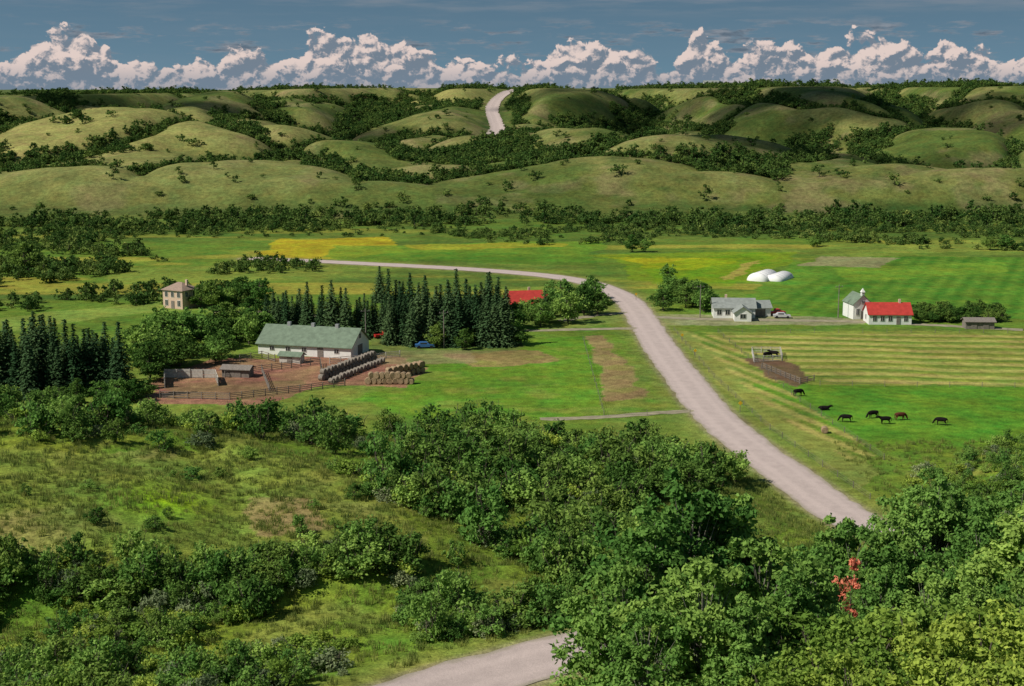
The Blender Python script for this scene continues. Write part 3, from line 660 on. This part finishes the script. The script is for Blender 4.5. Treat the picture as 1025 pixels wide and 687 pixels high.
wf=house('white_farmhouse',733,316,-4,11,8,2.8,2.0,M_white,M_greyroof,wins=[('f',-4,1.6,1.1,1.2),('f',-1.8,1.6,1.1,1.2),('f',3.6,1.6,1.5,1.2),('l',0,1.7,1.2,1.2)],doors=[('f',1,1,2.1)],chimney=(-2,.3))
house('farmhouse_porch',742,320,86,5,4.4,2.3,1.5,M_white,M_greyroof,wins=[('l',0,1.4,1.4,1.1)])
house('white_garage',757,315,6,6,5.5,2.4,1.5,M_white,M_greyroof,doors=[('f',0,3,2.0)])
ch=house('white_chapel',857,317,98,7.5,5.2,4.0,2.4,M_white,M_greenroof,over=.25,wins=[('l',-1.4,2.0,.7,1.6),('l',1.4,2.0,.7,1.6),('f',-2,2,.7,1.6),('f',2,2,.7,1.6),('f',0,2,.7,1.6),('l',0,4.6,.6,.6)],doors=[('l',0,1.0,2.2)])
b=MB(); b.box(-3.2,0,6.7,.8,.8,1.0); b.add([(-3.75,-.55,7.2),(-2.65,-.55,7.2),(-2.65,.55,7.2),(-3.75,.55,7.2),(-3.2,0,8.3)],[(0,1,4),(1,2,4),(2,3,4),(3,0,4)]); part(ch,'belfry',b,[M_white])
house('red_roofed_hall',887,322.5,-2,11,7,2.7,2.5,M_white,M_redroof,over=.35,wins=[('f',-4,1.6,.9,1.2),('f',-2,1.6,.9,1.2),('f',0,1.6,.9,1.2),('f',4,1.6,.9,1.2),('l',0,1.6,.9,1.2),('r',0,1.6,.9,1.2)],doors=[('f',2.1,1,2.1)],chimney=(3,0))
house('timber_shed',978,328,-3,7.2,3.6,1.9,.7,M_wood,M_wood,doors=[('f',-1.5,1.4,1.6),('f',1.5,1.4,1.6)])
house('rim_farmhouse',0,0,0,16,10,5,3.5,M_white,M_greyroof,wins=[('f',-3,3,1.5,1.5),('f',3,3,1.5,1.5)],xy=(210,1525)).location.z=hz(210,1525)
def hoop(name,u,v,rot,L,R,Hh):
    X,Y=F(u,v); e=empty(name,(X,Y,0),math.radians(rot)); b=MB(); n=16; V=[];
    for s,k in ((-L/2,.0),(-L/2*.86,1),(L/2*.86,1),(L/2,.0)):
        for i in range(n+1):
            a=math.pi*i/n; kk=.55 if k==0 else 1; V.append((s,-math.cos(a)*R*kk,math.sin(a)*Hh*kk))
    Fs=[]
    for r_ in range(3):
        for i in range(n): o=r_*(n+1); Fs.append((o+i,o+i+1,o+n+1+i+1,o+n+1+i))
    Fs+=[tuple(range(n,-1,-1)),tuple(range(3*(n+1),4*(n+1)))]
    b.add(V,Fs); part(e,'fabric_shell',b,[M_cover],True)
    d=MB()
    for i in range(5):
        xx=-L/2*.8+L*.8*i/4
        for j in range(n):
            a0=math.pi*j/n;a1=math.pi*(j+1)/n; d.tube((xx,-math.cos(a0)*(R+.03),math.sin(a0)*(Hh+.03)),(xx,-math.cos(a1)*(R+.03),math.sin(a1)*(Hh+.03)),.04,.04,4)
    part(e,'hoop_ribs',d,[M_steel])
hoop('white_hoop_shelter',763,279,60,13,3.4,2.6); hoop('white_hoop_shelter',779,279,60,13,3.0,2.0)
# ------------------------------------------------------------------ fences
def fence(name,L,post=2.5,rails=2,hgt=1.3,mat=M_wood,solid=False,xy=False,thick=.05,pw=.14):
    P=L if xy else [F(u,v) for u,v in L]; b=MB()
    for i in range(len(P)-1):
        ax,ay=P[i];bx,by=P[i+1]; D_=math.hypot(bx-ax,by-ay); n=max(1,int(D_/post)); an=math.atan2(by-ay,bx-ax)
        for k in range(n+(i==len(P)-2)):
            t=k/n; h=hgt*random.uniform(.95,1.08); b.box(ax+(bx-ax)*t,ay+(by-ay)*t,h/2-.1,pw,pw,h+.2,rot=an+random.uniform(-.1,.1))
        for k in range(n):
            t=(k+.5)/n; cx=ax+(bx-ax)*t; cy=ay+(by-ay)*t
            off=pw/2+thick/2+.005
            for r_ in range(rails):
                z=hgt*(r_+.6)/rails*.98; b.box(cx-math.sin(an)*off,cy+math.cos(an)*off,z+random.uniform(-.03,.03),D_/n*.97,thick,(.9*hgt/rails if solid else thick*2.4),rot=an)
    obj(name,b.mesh(name,[mat]))
fence('corral_fence',[(165,388),(165,378),(215,378),(218,386)],2.2,3,1.9,M_offwhite,True)
fence('corral_fence',[(225,378),(262,372),(320,364),(322,378)],2.4,4,1.6,M_wood)
fence('corral_fence',[(240,362),(262,358),(275,362)],2.2,4,1.7,M_wood)
fence('corral_fence',[(160,398),(230,400),(300,392),(345,386)],2.4,4,1.5,M_wood)
fence('corral_fence',[(270,392),(262,372)],2.4,4,1.5,M_wood)
fence('corral_fence',[(330,364),(372,360),(400,357)],2.4,4,1.5,M_offwhite)
fence('corral_fence',[(752,353),(780,353),(782,361),(754,362),(752,353)],2.0,4,1.5,M_offwhite)
fence('corral_fence',[(762,368),(800,384),(814,381)],2.2,3,1.3,M_wood)
W_=dict(thick=.012,pw=.09)
fence('wire_fence',[(583,340),(604,416),(690,415)],6,3,1.1,M_wood,**W_)
fence('wire_fence',[(674,331),(714,378),(770,430),(870,500)],6,3,1.1,M_wood,**W_)
fence('wire_fence',[(718,333),(748,358),(800,402),(884,460)],6,3,1.1,M_wood,**W_)
fence('wire_fence',[(718,333),(1080,333)],6,3,1.1,M_wood,**W_)
fence('wire_fence',[(820,386),(1080,388)],6,3,1.1,M_wood,**W_)
# ------------------------------------------------------------------ hay bales
def bale_row(name,A,B,n,r,mat,stack=1,depth=1):
    b=MB(); (ax,ay),(bx,by)=F(*A),F(*B); an=math.atan2(by-ay,bx-ax)
    for s in range(stack):
        for d in range(depth):
            for i in range(n-s):
                t=(i+.5*s+.5)/n; cx=ax+(bx-ax)*t-math.sin(an)*d*r*1.9; cy=ay+(by-ay)*t+math.cos(an)*d*r*1.9; cz=r*.95+s*r*1.7
                q=an+math.pi/2+random.uniform(-.25,.25); w=r*.85; rr=r*random.uniform(.85,1.08); cz+=random.uniform(-.1,.06)
                dx,dy=math.cos(q),math.sin(q)
                b.tube((cx-dx*w,cy-dy*w,cz),(cx-dx*w*.85,cy-dy*w*.85,cz),rr*.86,rr,14); b.tube((cx-dx*w*.85,cy-dy*w*.85,cz),(cx+dx*w*.85,cy+dy*w*.85,cz),rr,rr,14,caps=False); b.tube((cx+dx*w*.85,cy+dy*w*.85,cz),(cx+dx*w,cy+dy*w,cz),rr,rr*.86,14)
    obj(name,b.mesh(name,[mat]))
bale_row('round_bale_stack',(320,381),(376,360),17,.66,M_hayold,2)
bale_row('round_bale_stack',(330,384),(384,362),16,.66,M_hayold,1)
bale_row('round_bale_stack',(366,384),(414,384),9,.72,M_hay,2)
bale_row('round_bale_stack',(384,380),(424,372),8,.72,M_hay,2)
bale_row('round_bale_stack',(408,370),(424,366),3,.72,M_hay,1)
bale_row('round_hay_bale',(821,433),(828,433),1,.7,M_hay)
# ------------------------------------------------------------------ vehicles
def vehicle(name,u,v,rot,mat,L=4.8,pickup=False):
    X,Y=F(u,v); e=empty(name,(X,Y,0),math.radians(rot)); w=.88
    if pickup: prof=[(-2.5,.5),(-2.5,1.05),(-.5,1.05),(-.45,1.12),(-.35,1.75),(.75,1.75),(1.25,1.12),(2.4,1.02),(2.5,.5)]
    else: prof=[(-2.3,.4),(-2.35,.95),(-1.7,1.0),(-1.15,1.5),(.5,1.5),(1.15,1.0),(2.2,.85),(2.3,.4)]
    b=MB(); n=len(prof); V=[]
    for s in (-1,1):
        for px,pz in prof: V.append((px,s*(w if pz<1.15 else w*.84),pz))
    Fs=[tuple(range(n)),tuple(range(2*n-1,n-1,-1))]+[(i,n+i,n+(i+1)%n,(i+1)%n) for i in range(n)]
    b.add(V,Fs); part(e,'body',b,[mat])
    g=MB()
    if pickup:
        for s in (-1,1): g.box(.25,s*w*.93,1.42,.95,.12,.42)
    else:
        for s in (-1,1): g.box(-.35,s*w*.92,1.24,1.5,.12,.34)
    g.box(.84 if not pickup else 1.0,0,1.26 if not pickup else 1.42,.3,1.3,.36); part(e,'windows',g,[M_glass])
    t=MB()
    for px in (-1.45,1.45):
        for s in (-1,1): t.tube((px,s*w*.8,.36),(px,s*(w+.03),.36),.36,.36,14)
    part(e,'wheels',t,[M_rubber])
vehicle('red_pickup_truck',384,338,25,M_red,pickup=True); vehicle('blue_car',425,348,5,M_blue); vehicle('parked_car',782,318,-5,M_silver); vehicle('red_pickup_truck',776,315,10,M_red,pickup=True)
# ------------------------------------------------------------------ posts, poles
def marker(u,v,kind=0):
    X,Y=F(u,v); e=empty('road_marker_sign',(X,Y,0),.1); b=MB(); b.box(0,0,.8,.09,.09,1.9); part(e,'post',b,[M_wood])
    b=MB(); s=.42; z=1.75
    V=[(0,-.07,z-s),(s,-.07,z),(0,-.07,z+s),(-s,-.07,z),(0,-.1,z-s),(s,-.1,z),(0,-.1,z+s),(-s,-.1,z)]
    b.add(V,[(0,1,2,3),(7,6,5,4),(0,4,5,1),(1,5,6,2),(2,6,7,3),(3,7,4,0)]); part(e,'plate',b,[M_yellow])
for u,v in [(682,342),(695,358),(740,412),(636,300)]: marker(u,v)
def pole(u,v,h=9):
    X,Y=F(u,v); e=empty('utility_pole',(X,Y,0),.3); b=MB(); b.tube((0,0,-.3),(0,0,h),.15,.1,8); b.box(0,0,h-.6,2.2,.12,.14); part(e,'pole_and_crossarm',b,[M_wood])
    c=MB()
    for i in (-.95,.0,.95): c.tube((i,0,h-.53),(i,0,h-.3),.05,.04,6)
    part(e,'insulators',c,[M_stone])
for u,v in [(444,348),(366,346),(700,318),(838,318)]: pole(u,v)
# ------------------------------------------------------------------ cattle
def cow_mesh(name,graze,mat,lying=False):
    V=[];E=[];R=[]
    def a(p,r,par=None):
        V.append(p);R.append(r)
        if par is not None: E.append((par,len(V)-1))
        return len(V)-1
    dz=-.62 if lying else 0
    c=a((0,0,1.02+dz),(.36,.42)); rp=a((-.62,0,1.12+dz),(.33,.36),c); tb=a((-.98,0,1.16+dz),(.2,.24),rp); ch=a((.55,0,1.06+dz),(.32,.40),c); sh=a((.82,0,1.18+dz),(.24,.30),ch)
    if graze: nk=a((1.15,0,.85+dz),(.16,.2),sh); hd=a((1.38,0,.48),(.13,.15),nk); mz=a((1.52,0,.14),(.09,.09),hd)
    else: nk=a((1.12,0,1.38+dz),(.17,.21),sh); hd=a((1.38,0,1.5+dz),(.14,.15),nk); mz=a((1.72,0,1.32+dz),(.09,.09),hd)
    for s in (-1,1):
        hx,_,hzv=V[hd]; a((hx-.08,s*.3,hzv+.05),(.035,.05),hd)
        if lying:
            k=a((.7,s*.3,.3),(.12,.12),ch); a((1.05,s*.3,.1),(.06,.06),k); k=a((-.55,s*.36,.32),(.17,.17),rp); k=a((-.15,s*.42,.12),(.08,.08),k); a((-.5,s*.45,.07),(.05,.05),k)
        else:
            k=a((.6,s*.22,.78),(.14,.15),ch); k=a((.63,s*.23,.46),(.075,.075),k); k=a((.6,s*.23,.1),(.055,.055),k); a((.64,s*.23,.02),(.065,.06),k)
            k=a((-.66,s*.23,.82),(.17,.2),rp); k=a((-.6,s*.25,.68),(.12,.13),k); k=a((-.88,s*.24,.44),(.07,.07),k); k=a((-.82,s*.24,.1),(.055,.055),k); a((-.78,s*.24,.02),(.065,.06),k)
    k=a((-1.12,0,1.05+dz),(.05,.05),tb); a((-1.16,0,max(.15,.45+dz)),(.05,.05),k)
    me=bpy.data.meshes.new(name); me.from_pydata(V,E,[]); o=bpy.data.objects.new(name+'_tmp',me); COL.objects.link(o)
    md=o.modifiers.new('s','SKIN'); md.use_smooth_shade=True
    for i,r in enumerate(R): me.skin_vertices[0].data[i].radius=r
    for i in range(len(V)): me.skin_vertices[0].data[i].use_root=(i==0)
    o.modifiers.new('ss','SUBSURF').levels=2; o.modifiers['ss'].render_levels=2
    dg=bpy.context.evaluated_depsgraph_get(); dg.update(); m2=bpy.data.meshes.new_from_object(o.evaluated_get(dg)); bpy.data.objects.remove(o)
    m2.materials.clear(); m2.materials.append(mat); return m2
cows=[cow_mesh('cow_a',True,M_cowblack),cow_mesh('cow_b',False,M_cowblack),cow_mesh('cow_c',True,M_cowred),cow_mesh('cow_d',False,M_cowblack,True)]
for u,v,k,r in [(798,396,0,20),(824,410,3,.4),(846,422,0,170),(873,418,0,200),(885,424,1,185),(900,420,2,10),(941,425,0,160),(767,358,0,30),(774,357,1,150)]:
    X,Y=F(u,v); obj('cow',cows[k],(X,Y,0),math.radians(r),1.0)
# ------------------------------------------------------------------ light and sky
SUN_EL=math.radians(46); SUN_AZ=math.radians(-112)   # azimuth clockwise from +Y ; left, slightly behind the camera
sd=Vector((math.sin(SUN_AZ)*math.cos(SUN_EL),math.cos(SUN_AZ)*math.cos(SUN_EL),math.sin(SUN_EL)))
sl=bpy.data.lights.new('sun','SUN'); sl.energy=5.0; sl.angle=math.radians(.5); sl.color=(1,.94,.85)
so=bpy.data.objects.new('sun',sl); so.rotation_euler=(-sd).to_track_quat('-Z','Y').to_euler(); so.location=(0,0,300); COL.objects.link(so)
# unseen thin clouds added overhead, placed along the sun ray to shade the hills
M_cloud,nt=nm('shade_cloud_vapour'); out=N(nt,'ShaderNodeOutputMaterial'); dd=N(nt,'ShaderNodeBsdfDiffuse'); dd.inputs[0].default_value=(.85,.85,.86,1); tt=N(nt,'ShaderNodeBsdfTransparent'); mx=N(nt,'ShaderNodeMixShader')
lw=N(nt,'ShaderNodeLayerWeight'); lw.inputs[0].default_value=.4
nt.links.new(mrange(nt,lw.outputs['Facing'],.2,.95,.34,0.0),mx.inputs[0]); nt.links.new(tt.outputs[0],mx.inputs[1]); nt.links.new(dd.outputs[0],mx.inputs[2]); nt.links.new(mx.outputs[0],out.inputs[0])
import bmesh
bm=bmesh.new(); bmesh.ops.create_icosphere(bm,subdivisions=4,radius=1); bm.verts.ensure_lookup_table()
IV=np.array([v.co[:] for v in bm.verts]); IF=np.array([[v.index for v in f.verts] for f in bm.faces]); bm.free()
def cumulus(gx_,gy_,rx,ry,alt=1500):
    cx=gx_+sd.x/sd.z*alt; cy=gy_+sd.y/sd.z*alt; V=[];Fs=[];b=0
    for i in range(8):
        a=rng.random()*6.28; r=rng.random()**.5*.75; R=rng.uniform(.28,.5)
        c=np.array([cx+math.cos(a)*r*rx,cy+math.sin(a)*r*ry,alt+rng.uniform(0,.25)*min(rx,ry)]); P_=IV*np.array([rx*R,ry*R,min(rx,ry)*R*.7]); P_[:,2]=np.maximum(P_[:,2],-.2*min(rx,ry)*R)
        q=(P_+c)/40.; P_=P_*(1+.9*(vnoise3(q)-.5)+.5*(vnoise3(q*2.3)-.5))[:,None]
        V.append(P_+c);Fs.append(IF+b);b+=len(P_)
    obj('shade_cloud',np_mesh('shade_cloud',np.concatenate(V),np.concatenate(Fs),[M_cloud],smooth=True))
for c in [(300,1080,170,110),(170,860,110,45),(-190,1150,120,100),(430,860,110,60),(-330,1300,160,80),(120,1300,110,100)]: cumulus(*c)
w=bpy.data.worlds.new('World'); scene.world=w; w.use_nodes=True; nt=w.node_tree; nt.nodes.clear()
out=N(nt,'ShaderNodeOutputWorld'); bg=N(nt,'ShaderNodeBackground'); sky=N(nt,'ShaderNodeTexSky',sky_type='NISHITA'); sky.sun_disc=False; sky.sun_elevation=SUN_EL; sky.sun_rotation=SUN_AZ; sky.altitude=500; sky.air_density=1.0; sky.dust_density=.3; sky.ozone_density=2
gen=N(nt,'ShaderNodeTexCoord').outputs['Generated']; sp=N(nt,'ShaderNodeSeparateXYZ'); nt.links.new(gen,sp.inputs[0])
zz=math_n(nt,'ADD',math_n(nt,'MULTIPLY',math_n(nt,'MAXIMUM',sp.outputs[2],0),2.5),.26)
cb=N(nt,'ShaderNodeCombineXYZ'); nt.links.new(sp.outputs[0],cb.inputs[0]); nt.links.new(sp.outputs[1],cb.inputs[1]); nt.links.new(zz,cb.inputs[2])
nv=N(nt,'ShaderNodeVectorMath',operation='NORMALIZE'); nt.links.new(cb.outputs[0],nv.inputs[0]); nt.links.new(nv.outputs[0],sky.inputs[0])
c=mixc(nt,1.0,sky.outputs[0],(.68,.74,.60),'MULTIPLY')
nt.links.new(c,bg.inputs[0]); bg.inputs[1].default_value=.118; nt.links.new(bg.outputs[0],out.inputs[0])
# sky backdrop carrying the distant cloud bank, 14 km out
SR=14000.0; na_=121; nz_=13; V=[]
for j in range(nz_):
    e_=math.radians(-1+9*j/(nz_-1))
    for i in range(na_):
        a=math.radians(-75+150*i/(na_-1)); V.append((math.sin(a)*SR,math.cos(a)*SR,60+math.tan(e_)*SR))
I=np.arange(na_*nz_).reshape(nz_,na_); Qs=np.stack([I[:-1,:-1],I[:-1,1:],I[1:,1:],I[1:,:-1]],-1).reshape(-1,4)
M_sky,nt=nm('cloud_bank_sky'); out=N(nt,'ShaderNodeOutputMaterial')
pos=N(nt,'ShaderNodeNewGeometry').outputs['Position']; sp=N(nt,'ShaderNodeSeparateXYZ'); nt.links.new(pos,sp.inputs[0])
az=math_n(nt,'MULTIPLY',math_n(nt,'ARCTAN2',sp.outputs[0],sp.outputs[1]),FPX)
el=math_n(nt,'MULTIPLY',math_n(nt,'SUBTRACT',sp.outputs[2],60.0),FPX/SR)
def comb(a,b):
    n=N(nt,'ShaderNodeCombineXYZ')
    for i,q in enumerate((a,b)):
        if hasattr(q,'is_linked'): nt.links.new(q,n.inputs[i])
        else: n.inputs[i].default_value=q
    return n.outputs[0]
def puff(dx,dy):
    p=comb(math_n(nt,'ADD',az,dx),math_n(nt,'MULTIPLY',math_n(nt,'ADD',el,dy),1.25))
    wn=N(nt,'ShaderNodeTexNoise',noise_dimensions='2D'); wn.inputs['Scale'].default_value=.05; wn.inputs['Detail'].default_value=7; wn.inputs['Roughness'].default_value=.64; nt.links.new(p,wn.inputs['Vector'])
    vm=N(nt,'ShaderNodeVectorMath',operation='MULTIPLY_ADD'); nt.links.new(wn.outputs['Color'],vm.inputs[0]); vm.inputs[1].default_value=(22,22,0); nt.links.new(p,vm.inputs[2])
    tot=None
    for sc_,wt in ((.019,.56),(.05,.26),(.12,.12),(.28,.06)):
        vo=N(nt,'ShaderNodeTexVoronoi',voronoi_dimensions='2D',feature='SMOOTH_F1'); vo.inputs['Scale'].default_value=sc_; vo.inputs['Smoothness'].default_value=.5; nt.links.new(vm.outputs[0],vo.inputs['Vector'])
        q=math_n(nt,'MULTIPLY',math_n(nt,'SUBTRACT',.75,vo.outputs['Distance']),wt*1.4)
        tot=q if tot is None else math_n(nt,'ADD',tot,q)
    return tot
h0=puff(0,0); h1=puff(-3.0,4.0)
lowf=N(nt,'ShaderNodeTexNoise',noise_dimensions='1D'); lowf.inputs['Scale'].default_value=.0075; lowf.inputs['Detail'].default_value=4; lowf.inputs['Roughness'].default_value=.6; nt.links.new(math_n(nt,'ADD',az,2230.),lowf.inputs['W'])
prof=mrange(nt,lowf.outputs[0],.34,.66,20,46)
dens=math_n(nt,'ADD',math_n(nt,'SUBTRACT',prof,el),math_n(nt,'MULTIPLY',math_n(nt,'SUBTRACT',h0,.37),44))
mask=mrange(nt,dens,0,4,0,1,True)
lit=math_n(nt,'ADD',math_n(nt,'MULTIPLY',math_n(nt,'SUBTRACT',h0,h1),6.0),mrange(nt,dens,0,34,.66,.20))  # sunlit and shaded sides of the puffs, painted into the bank's colour
lit=mrange(nt,lit,0,1,0,1,True)
ccol=mixc(nt,lit,(.18,.23,.29),(.78,.64,.59))
haze=mrange(nt,el,2,30,.6,0,True); ccol=mixc(nt,haze,ccol,(.17,.24,.32))
# grey scud above the bank, pale streaks higher up
sv2=comb(math_n(nt,'MULTIPLY',az,.016),math_n(nt,'MULTIPLY',el,.085)); st2=noise(nt,sv2,1.0,7,.64)
band=math_n(nt,'MULTIPLY',mrange(nt,el,26,38,0,1,True),mrange(nt,el,56,74,1,0,True))
f2=math_n(nt,'MULTIPLY',mrange(nt,st2,.50,.62,0,.85,True),band)
scud=mixc(nt,mrange(nt,noise(nt,sv2,3.0,4,.6),.4,.62,0,1),(.09,.13,.18),(.30,.32,.36))
sv=comb(math_n(nt,'MULTIPLY',az,.006),math_n(nt,'MULTIPLY',el,.06)); st=noise(nt,sv,1.0,7,.62)
f=math_n(nt,'MULTIPLY',mrange(nt,st,.42,.66,0,.6,True),math_n(nt,'MULTIPLY',mrange(nt,el,66,86,.10,1,True),mrange(nt,el,120,190,1,0)))
c1=mixc(nt,f2,(.26,.29,.33),scud); c2=mixc(nt,mask,c1,ccol)
alpha=math_n(nt,'MAXIMUM',mask,math_n(nt,'MAXIMUM',f2,f))
em=N(nt,'ShaderNodeEmission'); nt.links.new(c2,em.inputs[0]); em.inputs[1].default_value=.95; tr=N(nt,'ShaderNodeBsdfTransparent'); ms=N(nt,'ShaderNodeMixShader')
nt.links.new(alpha,ms.inputs[0]); nt.links.new(tr.outputs[0],ms.inputs[1]); nt.links.new(em.outputs[0],ms.inputs[2]); nt.links.new(ms.outputs[0],out.inputs[0])
try: M_sky.cycles.emission_sampling='NONE'
except Exception: pass
obj('sky',np_mesh('sky',V,Qs,[M_sky],smooth=True))
# ------------------------------------------------------------------ camera
cam=bpy.data.cameras.new('camera'); cam.lens=50; cam.sensor_width=36; cam.clip_end=60000; cam.clip_start=.5
co=bpy.data.objects.new('camera',cam); co.location=(0,0,CAMZ); co.rotation_euler=(math.pi/2-PITCH,0,0); COL.objects.link(co); scene.camera=co
print('done',time.time()-T0)
